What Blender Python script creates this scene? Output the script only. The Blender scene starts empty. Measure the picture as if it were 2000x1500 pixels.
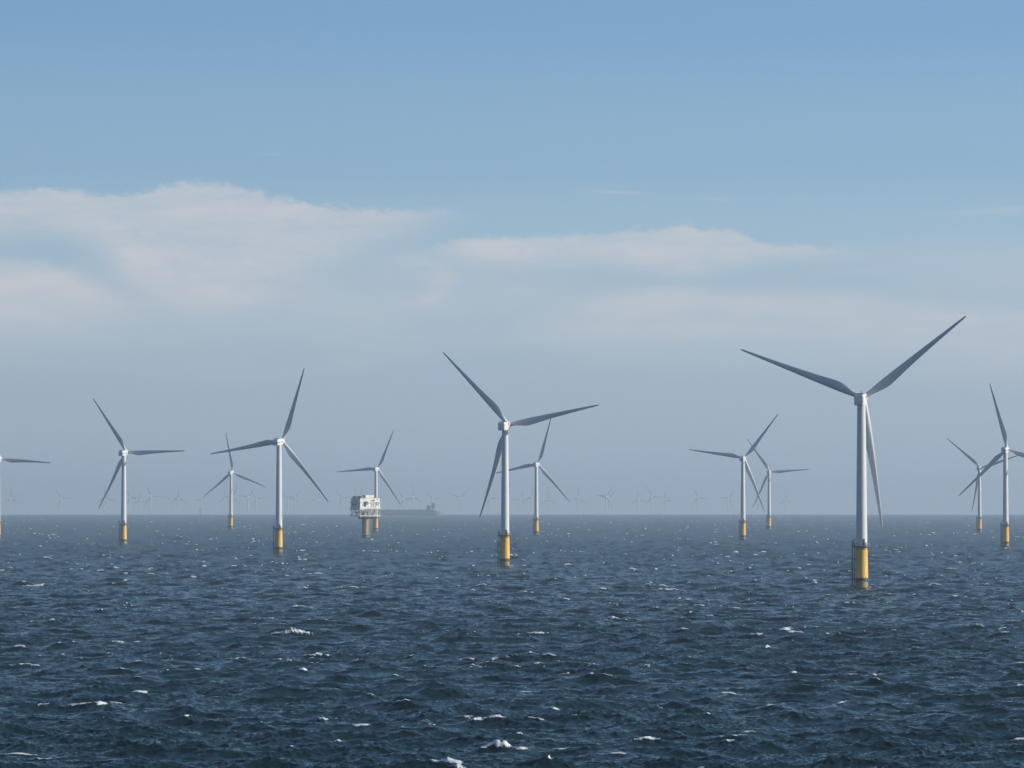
import bpy, bmesh, math, random
import numpy as np
from mathutils import Vector, Matrix

random.seed(5)
S = bpy.context.scene
COL = S.collection
PI = math.pi
R_EARTH = 7.4e6            # earth radius with ordinary refraction
CAM_H = 36.5               # eye height on the ship's deck, metres
F = 8000.0                 # focal length in pixels of the 2000 px wide photograph
LEVEL = 980.0              # photo row at eye level
SUN_EL, SUN_AZ = math.radians(20.0), math.radians(96.0)   # azimuth clockwise from +Y
HUB = 80.7                 # rotor axis above the water
ROTOR = 56.9


def drop(x, y):
    return -(x * x + y * y) / (2 * R_EARTH)


# ------------------------------------------------------------------ materials
def nt_new(name):
    m = bpy.data.materials.new(name)
    m.use_nodes = True
    nt = m.node_tree
    for n in list(nt.nodes):
        if n.type not in ('BSDF_PRINCIPLED', 'OUTPUT_MATERIAL'):
            nt.nodes.remove(n)
    return m, nt, nt.nodes['Principled BSDF']


def paint(name, col, rough=0.45, dirt=0.18, dirt_col=None, scale=0.35, spec=0.4, stretch=(1, 1, 0.15)):
    """painted steel or fibreglass with faint streaky weathering"""
    m, nt, b = nt_new(name)
    N, Lk = nt.nodes, nt.links
    tc = N.new('ShaderNodeTexCoord')
    mp = N.new('ShaderNodeMapping'); mp.inputs['Scale'].default_value = stretch
    no = N.new('ShaderNodeTexNoise'); no.inputs['Scale'].default_value = scale
    no.inputs['Detail'].default_value = 6; no.inputs['Roughness'].default_value = 0.6
    Lk.new(tc.outputs['Object'], mp.inputs['Vector']); Lk.new(mp.outputs[0], no.inputs['Vector'])
    rp = N.new('ShaderNodeValToRGB')
    rp.color_ramp.elements[0].position = 0.38; rp.color_ramp.elements[1].position = 0.68
    d = dirt_col or tuple(c * 0.62 for c in col)
    rp.color_ramp.elements[0].color = (*col, 1)
    rp.color_ramp.elements[1].color = (*[c * (1 - dirt) + e * dirt for c, e in zip(col, d)], 1)
    Lk.new(no.outputs['Fac'], rp.inputs['Fac'])
    Lk.new(rp.outputs['Color'], b.inputs['Base Color'])
    b.inputs['Roughness'].default_value = rough
    b.inputs['Specular IOR Level'].default_value = spec
    return m


M_TOWER = paint('tower_paint', (0.72, 0.72, 0.70), 0.4, 0.25, scale=0.5)
M_BLADE = paint('blade_gelcoat', (0.68, 0.69, 0.70), 0.38, 0.25, (0.42, 0.42, 0.42), 0.3, stretch=(1, 1, 0.2))
M_NAC = paint('nacelle_paint', (0.78, 0.78, 0.76), 0.4, 0.2, scale=0.8)
M_NAVY = paint('navy_band_paint', (0.020, 0.035, 0.075), 0.45, 0.2)
M_RED = paint('red_emblem_paint', (0.55, 0.055, 0.04), 0.5, 0.2)
M_GREYMARK = paint('grey_lettering_paint', (0.42, 0.43, 0.45), 0.5, 0.2)
M_STEEL = paint('dark_galvanised_steel', (0.085, 0.09, 0.095), 0.55, 0.5, (0.12, 0.07, 0.04), 0.9)
M_LSTEEL = paint('pale_galvanised_steel', (0.34, 0.35, 0.36), 0.5, 0.5, (0.16, 0.12, 0.09), 0.9)
M_SUBW = paint('substation_cladding', (0.76, 0.75, 0.71), 0.5, 0.45, (0.42, 0.36, 0.28), 0.25, stretch=(1, 1, 0.3))
M_SUBS = paint('substation_steelwork', (0.66, 0.65, 0.61), 0.5, 0.5, (0.36, 0.28, 0.2), 0.3)
M_DARK = paint('dark_louvre', (0.03, 0.035, 0.04), 0.6, 0.3)
M_SLATE = paint('slate_box_paint', (0.12, 0.14, 0.17), 0.5, 0.4)
M_HULL = paint('hazed_hull_paint', (0.24, 0.30, 0.38), 0.5, 0.3, (0.2, 0.2, 0.22), 0.05)  # hull colour lightened and blued, sea haze put into the paint
M_SHIPW = paint('ship_white_paint', (0.78, 0.78, 0.76), 0.45, 0.3, scale=0.2)
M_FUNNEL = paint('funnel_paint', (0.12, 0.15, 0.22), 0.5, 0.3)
M_LIFE = paint('orange_rescue_paint', (0.65, 0.2, 0.04), 0.5, 0.2)


def pile_material(name, col, splash, growth=(0.035, 0.036, 0.022), mid=(0.33, 0.25, 0.08)):
    """yellow coated steel; weed and slime up to the splash line, worn paint just above the water"""
    m, nt, b = nt_new(name)
    N, Lk = nt.nodes, nt.links
    tc = N.new('ShaderNodeTexCoord')
    sx = N.new('ShaderNodeSeparateXYZ'); Lk.new(tc.outputs['Object'], sx.inputs[0])
    no = N.new('ShaderNodeTexNoise'); no.inputs['Scale'].default_value = 0.55; no.inputs['Detail'].default_value = 7
    Lk.new(tc.outputs['Object'], no.inputs['Vector'])
    ad = N.new('ShaderNodeMath'); ad.operation = 'MULTIPLY_ADD'
    Lk.new(no.outputs['Fac'], ad.inputs[0]); ad.inputs[1].default_value = -2.4; Lk.new(sx.outputs['Z'], ad.inputs[2])
    mr = N.new('ShaderNodeMapRange'); mr.inputs['From Min'].default_value = -2.0; mr.inputs['From Max'].default_value = 18.0
    Lk.new(ad.outputs[0], mr.inputs['Value'])
    rp = N.new('ShaderNodeValToRGB'); e = rp.color_ramp.elements
    f = lambda z: (z + 2.0) / 20.0
    e[0].position = 0.0; e[0].color = (*growth, 1)
    e[1].position = 1.0; e[1].color = (*col, 1)
    for z, c in ((-0.3, mid), (splash * 0.30, mid), (splash * 0.42, growth), (splash * 0.72, growth), (splash * 0.86, col)):
        x = e.new(f(z)); x.color = (*c, 1)
    st = N.new('ShaderNodeTexNoise'); st.inputs['Scale'].default_value = 0.8; st.inputs['Detail'].default_value = 5
    mp = N.new('ShaderNodeMapping'); mp.inputs['Scale'].default_value = (1, 1, 0.12)
    Lk.new(tc.outputs['Object'], mp.inputs['Vector']); Lk.new(mp.outputs[0], st.inputs['Vector'])
    rr = N.new('ShaderNodeMapRange'); rr.inputs['From Min'].default_value = 0.5; rr.inputs['From Max'].default_value = 0.8
    rr.inputs['To Min'].default_value = 0.0; rr.inputs['To Max'].default_value = 0.35
    Lk.new(st.outputs['Fac'], rr.inputs['Value'])
    mx = N.new('ShaderNodeMix'); mx.data_type = 'RGBA'; mx.inputs['B'].default_value = (0.30, 0.15, 0.05, 1)
    Lk.new(mr.outputs[0], rp.inputs['Fac']); Lk.new(rp.outputs['Color'], mx.inputs['A']); Lk.new(rr.outputs[0], mx.inputs['Factor'])
    Lk.new(mx.outputs['Result'], b.inputs['Base Color'])
    b.inputs['Roughness'].default_value = 0.45
    return m


M_YELLOW = pile_material('yellow_transition_paint', (0.92, 0.53, 0.10), 3.9)
M_SUBPILE = pile_material('worn_pile_coating', (0.56, 0.44, 0.25), 2.2)

# ------------------------------------------------------------------ mesh helpers


def finish(bm, name, mat, smooth=None):
    bmesh.ops.recalc_face_normals(bm, faces=bm.faces)
    me = bpy.data.meshes.new(name)
    bm.to_mesh(me); bm.free()
    me.materials.append(mat)
    if smooth is not None:
        for p in me.polygons:
            p.use_smooth = True
        me.set_sharp_from_angle(angle=math.radians(smooth))
    return me


def add_box(bm, c, size, mat=None, top=(1, 1)):
    sx, sy, sz = (s / 2 for s in size)
    vs = []
    for z, (tx, ty) in ((-sz, (1, 1)), (sz, top)):
        for x, y in ((-sx, -sy), (sx, -sy), (sx, sy), (-sx, sy)):
            v = Vector((x * tx, y * ty, z))
            if mat is not None:
                v = mat @ v
            vs.append(bm.verts.new(v + Vector(c)))
    for f in ((3, 2, 1, 0), (4, 5, 6, 7), (0, 1, 5, 4), (1, 2, 6, 5), (2, 3, 7, 6), (3, 0, 4, 7)):
        bm.faces.new([vs[i] for i in f])


def add_rings(bm, rings, cap=True):
    """rings: lists of points, lofted together"""
    R = [[bm.verts.new(p) for p in r] for r in rings]
    n = len(R[0])
    for a, b in zip(R, R[1:]):
        for i in range(n):
            bm.faces.new((a[i], a[(i + 1) % n], b[(i + 1) % n], b[i]))
    if cap:
        bm.faces.new(list(reversed(R[0]))); bm.faces.new(R[-1])


def ring(z, r, n=48, cx=0, cy=0):
    return [Vector((cx + r * math.cos(2 * PI * i / n), cy + r * math.sin(2 * PI * i / n), z)) for i in range(n)]


def add_tube(bm, p, q, r, n=8, r2=None):
    p, q = Vector(p), Vector(q)
    d = (q - p).normalized()
    u = d.orthogonal().normalized(); w = d.cross(u)
    def rg(c, rr): return [c + (u * math.cos(2 * PI * i / n) + w * math.sin(2 * PI * i / n)) * rr for i in range(n)]
    add_rings(bm, [rg(p, r), rg(q, r2 if r2 is not None else r)])


def add_torus(bm, z, r, t, n=48, m=6):
    V = [[bm.verts.new(((r + t * math.cos(2 * PI * j / m)) * math.cos(2 * PI * i / n),
                        (r + t * math.cos(2 * PI * j / m)) * math.sin(2 * PI * i / n), z + t * math.sin(2 * PI * j / m)))
          for j in range(m)] for i in range(n)]
    for i in range(n):
        for j in range(m):
            bm.faces.new((V[i][j], V[(i + 1) % n][j], V[(i + 1) % n][(j + 1) % m], V[i][(j + 1) % m]))


def obj(name, me, parent=None, loc=(0, 0, 0), rot=None):
    o = bpy.data.objects.new(name, me)
    COL.objects.link(o)
    if parent is not None:
        o.parent = parent
    o.location = loc
    if rot is not None:
        o.rotation_mode = 'QUATERNION'; o.rotation_quaternion = rot.to_quaternion()
    return o


def thing(name, label, cat, loc, rz=0, group=None):
    o = bpy.data.objects.new(name, None); COL.objects.link(o)
    o.empty_display_size = 2
    o.location = loc; o.rotation_euler = (0, 0, rz)
    o['label'] = label; o['category'] = cat
    if group:
        o['group'] = group
    return o


# ------------------------------------------------------------------ turbine parts
TOP = HUB - 2.45
DECK = 17.7


def tower_mesh():
    bm = bmesh.new()
    zs = [DECK + 0.1, DECK + 0.5, DECK + 0.55, 24, 32, 40, 40.02, 48, 56, 64, 64.02, 72, TOP]
    prof = lambda z: 2.43 + (1.78 - 2.43) * (z - DECK) / (TOP - DECK)
    rg = []
    for i, z in enumerate(zs):
        r = prof(z) + (0.12 if i < 2 else 0)
        rg.append(ring(z, r, 64))
    add_rings(bm, rg)
    for z in (40, 64):
        add_torus(bm, z, prof(z) + 0.01, 0.05, 64, 6)
    return finish(bm, 'tower', M_TOWER, 35)


def transition_mesh():
    bm = bmesh.new()
    add_rings(bm, [ring(-9, 2.72, 64), ring(2.2, 2.70, 64), ring(2.25, 2.74, 64), ring(9, 2.62, 64), ring(16.2, 2.50, 64), ring(16.6, 2.60, 64), ring(DECK - 0.35, 2.60, 64)])
    return finish(bm, 'transition_piece', M_YELLOW, 35)


def platform_mesh():
    bm = bmesh.new()
    n = 40
    def outline(z):
        pts = []
        for i in range(n):
            a = 2 * PI * i / n
            r = 3.65
            if math.cos(a - math.radians(195)) > 0.80:   # landing bay sticks out on the ladder side
                r = 4.55
            pts.append(Vector((r * math.cos(a), r * math.sin(a), z)))
        return pts
    add_rings(bm, [outline(DECK - 0.33), outline(DECK + 0.05)])
    for k in range(10):
        a = 2 * PI * k / 10 + 0.2
        c, s = math.cos(a), math.sin(a)
        add_tube(bm, (2.55 * c, 2.55 * s, DECK - 1.5), (3.5 * c, 3.5 * s, DECK - 0.35), 0.09, 6)
    return finish(bm, 'platform', M_STEEL, 35)


def railing_mesh():
    bm = bmesh.new()
    pts = []
    n = 40
    for i in range(n):
        a = 2 * PI * i / n
        r = 3.58
        if math.cos(a - math.radians(195)) > 0.80:
            r = 4.48
        pts.append(Vector((r * math.cos(a), r * math.sin(a), 0)))
    for h in (0.6, 1.15):
        for i in range(n):
            add_tube(bm, pts[i] + Vector((0, 0, DECK + h)), pts[(i + 1) % n] + Vector((0, 0, DECK + h)), 0.04, 5)
    for i in range(0, n, 2):
        add_tube(bm, pts[i] + Vector((0, 0, DECK)), pts[i] + Vector((0, 0, DECK + 1.15)), 0.045, 5)
    return finish(bm, 'railing', M_LSTEEL)


def landing_mesh():
    """two fender tubes and the brackets that hold them off the pile"""
    bm = bmesh.new()
    for y in (-0.75, 0.75):
        add_tube(bm, (-4.05, y, -6), (-4.05, y, 12.6), 0.25, 10)
        add_tube(bm, (-4.05, y, 12.6), (-4.0, y, DECK - 0.3), 0.16, 8)
        for z in (3.4, 7.8, 12.2):
            add_tube(bm, (-4.05, y, z), (-2.4, y * 0.9, z), 0.13, 8)
    for k in range(1):
        add_tube(bm, (-2.95, 1.35, -6), (-2.8, 1.35, DECK - 0.4), 0.16, 8)
    return finish(bm, 'boat_landing', M_STEEL, 40)


def ladder_mesh():
    bm = bmesh.new()
    for y in (-0.25, 0.25):
        add_tube(bm, (-3.45, y, -2), (-3.45, y, DECK + 1.1), 0.045, 6)
    z = -1.5
    while z < DECK:
        add_tube(bm, (-3.45, -0.25, z), (-3.45, 0.25, z), 0.025, 5); z += 0.45
    add_box(bm, (-3.35, 0, 9.4), (1.1, 1.5, 0.12))
    return finish(bm, 'ladder', M_STEEL)


def davit_mesh():
    bm = bmesh.new()
    add_tube(bm, (-3.7, -0.9, DECK), (-3.7, -0.9, DECK + 2.6), 0.16, 8)
    add_tube(bm, (-3.7, -0.9, DECK + 2.5), (-3.0, -1.5, DECK + 3.5), 0.11, 8)
    add_tube(bm, (-3.0, -1.5, DECK + 3.5), (-2.9, -1.6, DECK + 2.2), 0.03, 5)
    add_box(bm, (-3.7, -0.35, DECK + 1.3), (0.7, 0.6, 1.3))
    add_box(bm, (-3.2, -2.0, DECK + 0.75), (0.6, 0.6, 1.3))
    return finish(bm, 'davit_crane', M_STEEL, 40)


def gear_mesh():
    """life-raft cradle and light on the sunny side of the platform"""
    bm = bmesh.new()
    add_tube(bm, (3.3, -0.5, DECK), (3.3, -0.5, DECK + 2.4), 0.07, 6)
    add_tube(bm, (3.3, -0.5, DECK + 2.35), (3.75, -0.8, DECK + 2.0), 0.06, 6)
    add_tube(bm, (3.45, -1.1, DECK + 0.8), (3.45, 0.0, DECK + 0.8), 0.36, 12)
    add_box(bm, (3.45, -0.55, DECK + 0.28), (0.5, 1.0, 0.45))
    return finish(bm, 'life_raft_cradle', M_LSTEEL, 40)


def cabinet_mesh():
    bm = bmesh.new()
    a = math.radians(-62)
    rot = Matrix.Rotation(a + PI / 2, 3, 'Z')
    add_box(bm, (2.95 * math.cos(a), 2.95 * math.sin(a), DECK + 0.85), (0.9, 0.5, 1.5), rot)
    add_box(bm, (2.95 * math.cos(a), 2.95 * math.sin(a), DECK + 1.68), (1.1, 0.7, 0.12), rot)
    return finish(bm, 'switch_cabinet', M_LSTEEL)


def door_mesh():
    bm = bmesh.new()
    a = math.radians(-74)
    rot = Matrix.Rotation(a + PI / 2, 3, 'Z')
    c = Vector((2.40 * math.cos(a), 2.40 * math.sin(a), 0))
    add_box(bm, c + Vector((0, 0, DECK + 1.9)), (0.95, 0.16, 2.2), rot)
    add_box(bm, c * 1.10 + Vector((0, 0, DECK + 3.1)), (1.4, 0.6, 0.1), rot)
    add_box(bm, c * 1.14 + Vector((0, 0, DECK + 0.7)), (1.2, 0.55, 0.1), rot)
    return finish(bm, 'door', M_STEEL)


# nacelle frame: origin on the tower axis at hub height, +Y upwind, Z up
def nac_section(y, w, zlo, zhi, rr=0.75, n=6):
    pts = []
    for cx, cz, a0 in ((w - rr, zlo + rr, -90), (w - rr, zhi - rr, 0), (-w + rr, zhi - rr, 90), (-w + rr, zlo + rr, 180)):
        for i in range(n + 1):
            a = math.radians(a0 + 90 * i / n)
            pts.append(Vector((cx + rr * math.cos(a), y, cz + rr * math.sin(a))))
    return pts


def nacelle_mesh():
    bm = bmesh.new()
    rg = [nac_section(-7.55, 1.55, -1.95, 1.85, 0.5), nac_section(-7.42, 1.86, -2.25, 2.12, 0.55),
          nac_section(-7.0, 1.95, -2.36, 2.22, 0.5), nac_section(-3, 2.03, -2.42, 2.28, 0.45), nac_section(1.5, 2.03, -2.40, 2.28, 0.45),
          nac_section(3.2, 1.95, -2.2, 2.2, 0.7), nac_section(4.3, 1.75, -1.8, 2.0, 1.1), nac_section(4.75, 1.6, -1.55, 1.8, 1.3)]
    add_rings(bm, rg)
    add_rings(bm, [ring(-3.05, 1.86, 40), ring(-2.3, 1.95, 40)])          # yaw collar on the tower top
    return finish(bm, 'nacelle', M_NAC, 40)


def roofkit_mesh():
    bm = bmesh.new()
    add_box(bm, (0.5, -5.6, 2.42), (2.2, 2.0, 0.5))
    add_box(bm, (0.5, -5.6, 2.70), (1.6, 1.2, 0.1))
    add_tube(bm, (-1.2, -6.6, 2.1), (-1.2, -6.6, 3.9), 0.06, 6)
    add_tube(bm, (0.9, -6.4, 2.1), (0.9, -6.4, 4.3), 0.06, 6)
    add_tube(bm, (1.3, -6.0, 2.1), (1.3, -6.0, 3.7), 0.09, 6)
    add_tube(bm, (0.7, -6.4, 3.7), (1.1, -6.4, 3.7), 0.05, 6)
    return finish(bm, 'roof_equipment', M_STEEL, 40)


def hatch_mesh():
    bm = bmesh.new()
    add_box(bm, (-1.0, -6.2, 2.35), (0.9, 1.3, 0.36))
    return finish(bm, 'roof_hatch', M_NAC)


def vent_mesh(s=1):
    """dark gap of the cooling outlet behind the rear hood"""
    bm = bmesh.new()
    add_box(bm, (s * 1.97, -6.65, -0.1), (0.09, 0.45, 2.9))
    return finish(bm, 'cooling_outlet', M_DARK)


def band_mesh(c, size):
    def make():
        bm = bmesh.new(); add_box(bm, c, size)
        return finish(bm, 'navy_stripe', M_NAVY)
    return make


def glyph_row(bm, boxes):
    """lettering as one raised plate whose letters are joined by a hair-thin backing strip"""
    for c, size in boxes:
        add_box(bm, c, size)


def lettering_mesh(s=1):
    """grey lettering between the two ends of the stripe, too far off to read"""
    bm = bmesh.new()
    glyph_row(bm, [((s * 2.045, -3.2 + k * 0.42, -0.32), (0.03, 0.26, 0.42 if k % 3 else 0.5)) for k in range(7)])
    return finish(bm, 'lettering', M_GREYMARK)


def emblem_mesh(s=1):
    bm = bmesh.new()
    x = s * 2.045
    for z in (1.55, 0.35):
        add_box(bm, (x, 0.6, z), (0.05, 2.7, 0.22))
    for y in (-0.55, 1.75):
        add_box(bm, (x, y, 0.95), (0.05, 0.4, 0.98))
    add_box(bm, (x, 0.6, 1.13), (0.05, 1.9, 0.3))
    add_box(bm, (x, 0.35, 0.72), (0.05, 0.9, 0.52))
    return finish(bm, 'red_emblem', M_RED)


def emblem_text_mesh(s=1):
    bm = bmesh.new()
    glyph_row(bm, [((s * 2.045, -0.4 + k * 0.5, -0.35), (0.04, 0.3, 0.4)) for k in range(5)] + [((s * 2.045, 0.6, -0.85), (0.04, 1.6, 0.16))])
    return finish(bm, 'lettering', M_GREYMARK)


def hub_mesh():
    bm = bmesh.new()
    prof = [(4.7, 1.45), (5.2, 1.62), (6.5, 1.68), (7.6, 1.5), (8.4, 1.05), (8.85, 0.55), (9.0, 0.12)]
    def rg(y, r, n=36): return [Vector((r * math.cos(2 * PI * i / n), y, r * math.sin(2 * PI * i / n))) for i in range(n)]
    add_rings(bm, [rg(y, r) for y, r in prof])
    for k in range(3):
        M = Matrix.Rotation(k * 2 * PI / 3, 3, 'Y')
        add_tube(bm, M @ Vector((0, 0, 0.9)) + Vector((0, 6.4, 0)), M @ Vector((0, 0, 2.0)) + Vector((0, 6.4, 0)), 1.22, 28)
    return finish(bm, 'hub', M_NAC, 40)


def blade_mesh(bend=3.4):
    """pointing +Z from the rotor centre, leading edge -X, suction side -Y, tip bent downwind (-Y)"""
    bm = bmesh.new()
    st = [  # r/R, chord, thickness ratio, blend circle->foil, twist deg, leading-edge offset
        (0.030, 2.25, 1.0, 0.0, 14, 1.12), (0.05, 2.25, 1.0, 0.0, 14, 1.12), (0.075, 2.4, 0.86, 0.25, 14, 1.15), (0.10, 2.78, 0.70, 0.5, 14, 1.2),
        (0.13, 3.30, 0.54, 0.8, 13.5, 1.27), (0.16, 3.80, 0.42, 0.95, 12.5, 1.33), (0.19, 4.15, 0.35, 1, 11.3, 1.37), (0.22, 4.25, 0.31, 1, 10.2, 1.38),
        (0.26, 4.12, 0.28, 1, 9, 1.37), (0.32, 3.74, 0.255, 1, 7.4, 1.33), (0.40, 3.24, 0.235, 1, 5.8, 1.26), (0.50, 2.72, 0.215, 1, 4.2, 1.14),
        (0.60, 2.28, 0.20, 1, 2.9, 1.0), (0.70, 1.88, 0.19, 1, 1.8, 0.86), (0.80, 1.50, 0.18, 1, 0.9, 0.71), (0.88, 1.20, 0.18, 1, 0.2, 0.58),
        (0.94, 0.98, 0.18, 1, -0.3, 0.48), (0.98, 0.76, 0.18, 1, -0.4, 0.38), (0.995, 0.5, 0.18, 1, -0.4, 0.27), (1.0, 0.28, 0.18, 1, -0.4, 0.17)]
    n = 28
    rings = []
    for rr, c, t, bl, tw, le in st:
        pts = []
        for i in range(n):
            a = 2 * PI * i / n
            cx, cy = -0.5 * c * math.cos(a), 0.5 * c * t * math.sin(a)      # ellipse, chordwise from leading (-) to trailing (+)
            s = 0.5 * (1 - math.cos(a))
            th = 5 * t * c * (0.2969 * math.sqrt(s) - 0.126 * s - 0.3516 * s * s + 0.2843 * s ** 3 - 0.1015 * s ** 4)
            camber = 0.035 * c * 4 * s * (1 - s)
            fy = -camber + (th if math.sin(a) >= 0 else -th)
            fx = -0.5 * c + s * c
            x, y = cx * (1 - bl) + fx * bl, cy * (1 - bl) + fy * bl
            x += 0.5 * c - le                                                # put the leading edge at -le
            T = math.radians(tw)
            X, Y = x * math.cos(T) + y * math.sin(T), -x * math.sin(T) + y * math.cos(T)
            z = rr * ROTOR
            pts.append(Vector((X, Y - bend * rr ** 2, z)))
        rings.append(pts)
    add_rings(bm, rings)
    return finish(bm, 'blade', M_BLADE, 60)


ME = {k: f() for k, f in dict(tower=tower_mesh, transition_piece=transition_mesh, platform=platform_mesh, railing=railing_mesh, boat_landing=landing_mesh,
      ladder=ladder_mesh, davit_crane=davit_mesh, life_raft_cradle=gear_mesh, switch_cabinet=cabinet_mesh, door=door_mesh, nacelle=nacelle_mesh, roof_equipment=roofkit_mesh,
      roof_hatch=hatch_mesh, hub=hub_mesh, blade=blade_mesh).items()}
VENTS = [vent_mesh(s) for s in (-1, 1)]
STRIPES = [band_mesh((0, -7.552, -0.42), (3.15, 0.06, 0.52))()] + [band_mesh((s * 2.03, y, z), (0.06, 2.6, h))() for s in (-1, 1) for y, z, h in ((-4.9, -0.34, 0.5), (0.9, -0.26, 0.6))]
STRIPE_TEXT = [lettering_mesh(s) for s in (-1, 1)]
EMBLEMS = [emblem_mesh(s) for s in (-1, 1)]
EMBLEM_TEXT = [emblem_text_mesh(s) for s in (-1, 1)]
TILT = math.radians(5)
BASES = []                 # where foam gathers


def turbine(x_px, dist, yaw, phase, label, kind='stripe', group='near wind turbines on yellow bases', full=True):
    X = dist * (x_px - 1000) / F
    Y = dist
    root = thing('wind_turbine', label, 'wind turbine', (X, Y, drop(X, Y)), 0, group)
    obj('tower', ME['tower'], root)
    if full:
        BASES.append((X, Y, 2.7))
        obj('transition_piece', ME['transition_piece'], root)
        p = obj('platform', ME['platform'], root); obj('railing', ME['railing'], p)
        b = obj('boat_landing', ME['boat_landing'], root); obj('ladder', ME['ladder'], b)
        obj('davit_crane', ME['davit_crane'], root); obj('life_raft_cradle', ME['life_raft_cradle'], root)
        obj('switch_cabinet', ME['switch_cabinet'], root); obj('door', ME['door'], root)
    W = Matrix.Rotation(-yaw, 4, 'Z') @ Matrix.Rotation(TILT, 4, 'X')
    at = Vector((0, 0, HUB))
    n = obj('nacelle', ME['nacelle'], root, at, W)
    if full:
        obj('roof_equipment', ME['roof_equipment'], n); obj('roof_hatch', ME['roof_hatch'], n)
        for v in VENTS:
            obj('cooling_outlet', v, n)
        for nm, mes in ((('navy_stripe', STRIPES), ('lettering', STRIPE_TEXT)) if kind == 'stripe' else (('red_emblem', EMBLEMS), ('lettering', EMBLEM_TEXT))):
            for v in mes:
                obj(nm, v, n)
    obj('hub', ME['hub'], root, at, W @ Matrix.Rotation(PI / 2 - phase, 4, 'Y'))
    for k in range(3):
        B = W @ Matrix.Translation((0, 6.4, 0)) @ Matrix.Rotation(PI / 2 - phase - k * 2 * PI / 3, 4, 'Y')
        obj('blade', ME['blade'], root, at + B.translation, B)
    return root


def phase_from(tips):
    """blade angle that fits the tips (vectors from the rotor centre, y up); tips given anywhere modulo 120 degrees"""
    s = sum(np.exp(3j * math.atan2(v, u / 0.965)) for u, v in tips)
    return float(np.angle(s)) / 3


WIND = math.radians(18.0)
near = [  # base row, hub row, column of the tower, tips from the rotor centre, yaw offset, kind, label
    (1150, 781.5, 1682.5, [(-237.4, 96.2), (202.4, 154.7), (35, -250.9)], -4, 'emblem',
     'nearest and largest white wind turbine, one blade hanging beside its tower, red emblem on nacelle'),
    (1106, 832, 986.5, [(-124, 142.7), (179, 33.7), (-55, -176.3)], 0, 'emblem',
     'big white wind turbine with red emblem at the centre of the picture'),
    (1080, 863, 545, [(49.1, 140.2), (-141, -21.9), (91.8, -118.4)], 1, 'stripe',
     'white wind turbine with navy stripe on nacelle, tallest of those left of the substation'),
    (1062, 884, 242, [(-64.5, 108.2), (119.8, 0.1), (-55.4, -108.3)], 0, 'stripe',
     'white wind turbine on yellow base standing alone with one blade level to the right'),
    (1055, 900, -3.5, [(105, -7.5)], 0, 'stripe',
     'wind turbine cut by the left picture edge, a single level blade showing'),
    (1032, 922.5, 451.3, [(-10.8, 75.9), (-57, -45.7), (67.8, -30.2)], 0, 'stripe',
     'smaller wind turbine behind the left blade of a taller one, one blade straight up'),
    (1036.8, 915.3, 734.5, [(34, 75.4), (-79.1, -4.3), (45.2, -71)], 1, 'stripe',
     'wind turbine rising from behind the white offshore substation'),
    (1042.8, 905.5, 1047.5, [(26, 81), (59, -71)], 0, 'stripe',
     'smaller wind turbine just behind and right of the central one with the red emblem'),
    (1053, 895, 1451, [(68.8, 85.1), (-108.6, 18.3), (39.8, -103.5)], -3, 'stripe',
     'wind turbine with navy stripe, nearer of the pair with crossing blades'),
    (1032.4, 921.2, 1502, [(-44.1, 65.5), (77.9, 3.7), (-33.7, -69.1)], -4, 'emblem',
     'farther wind turbine of the pair with crossing blades, level blade to the right'),
    (1040, 915.5, 1912.8, [(-62, 60.7), (75.9, 23.1), (-13.8, -83.9)], 2, 'stripe',
     'smaller wind turbine behind the drooping blade of the rightmost one'),
    (1069, 880, 1963.8, [(-31.7, 129), (-95.3, -88.2)], 2, 'stripe',
     'rightmost wind turbine, one blade upright and one cut by the right picture edge'),
]
for yb, yh, xc, tips, dy, kind, label in near:
    D = F * HUB / (yb - yh)
    turbine(xc, D, WIND + math.radians(dy), phase_from(tips), label, kind)

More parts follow.
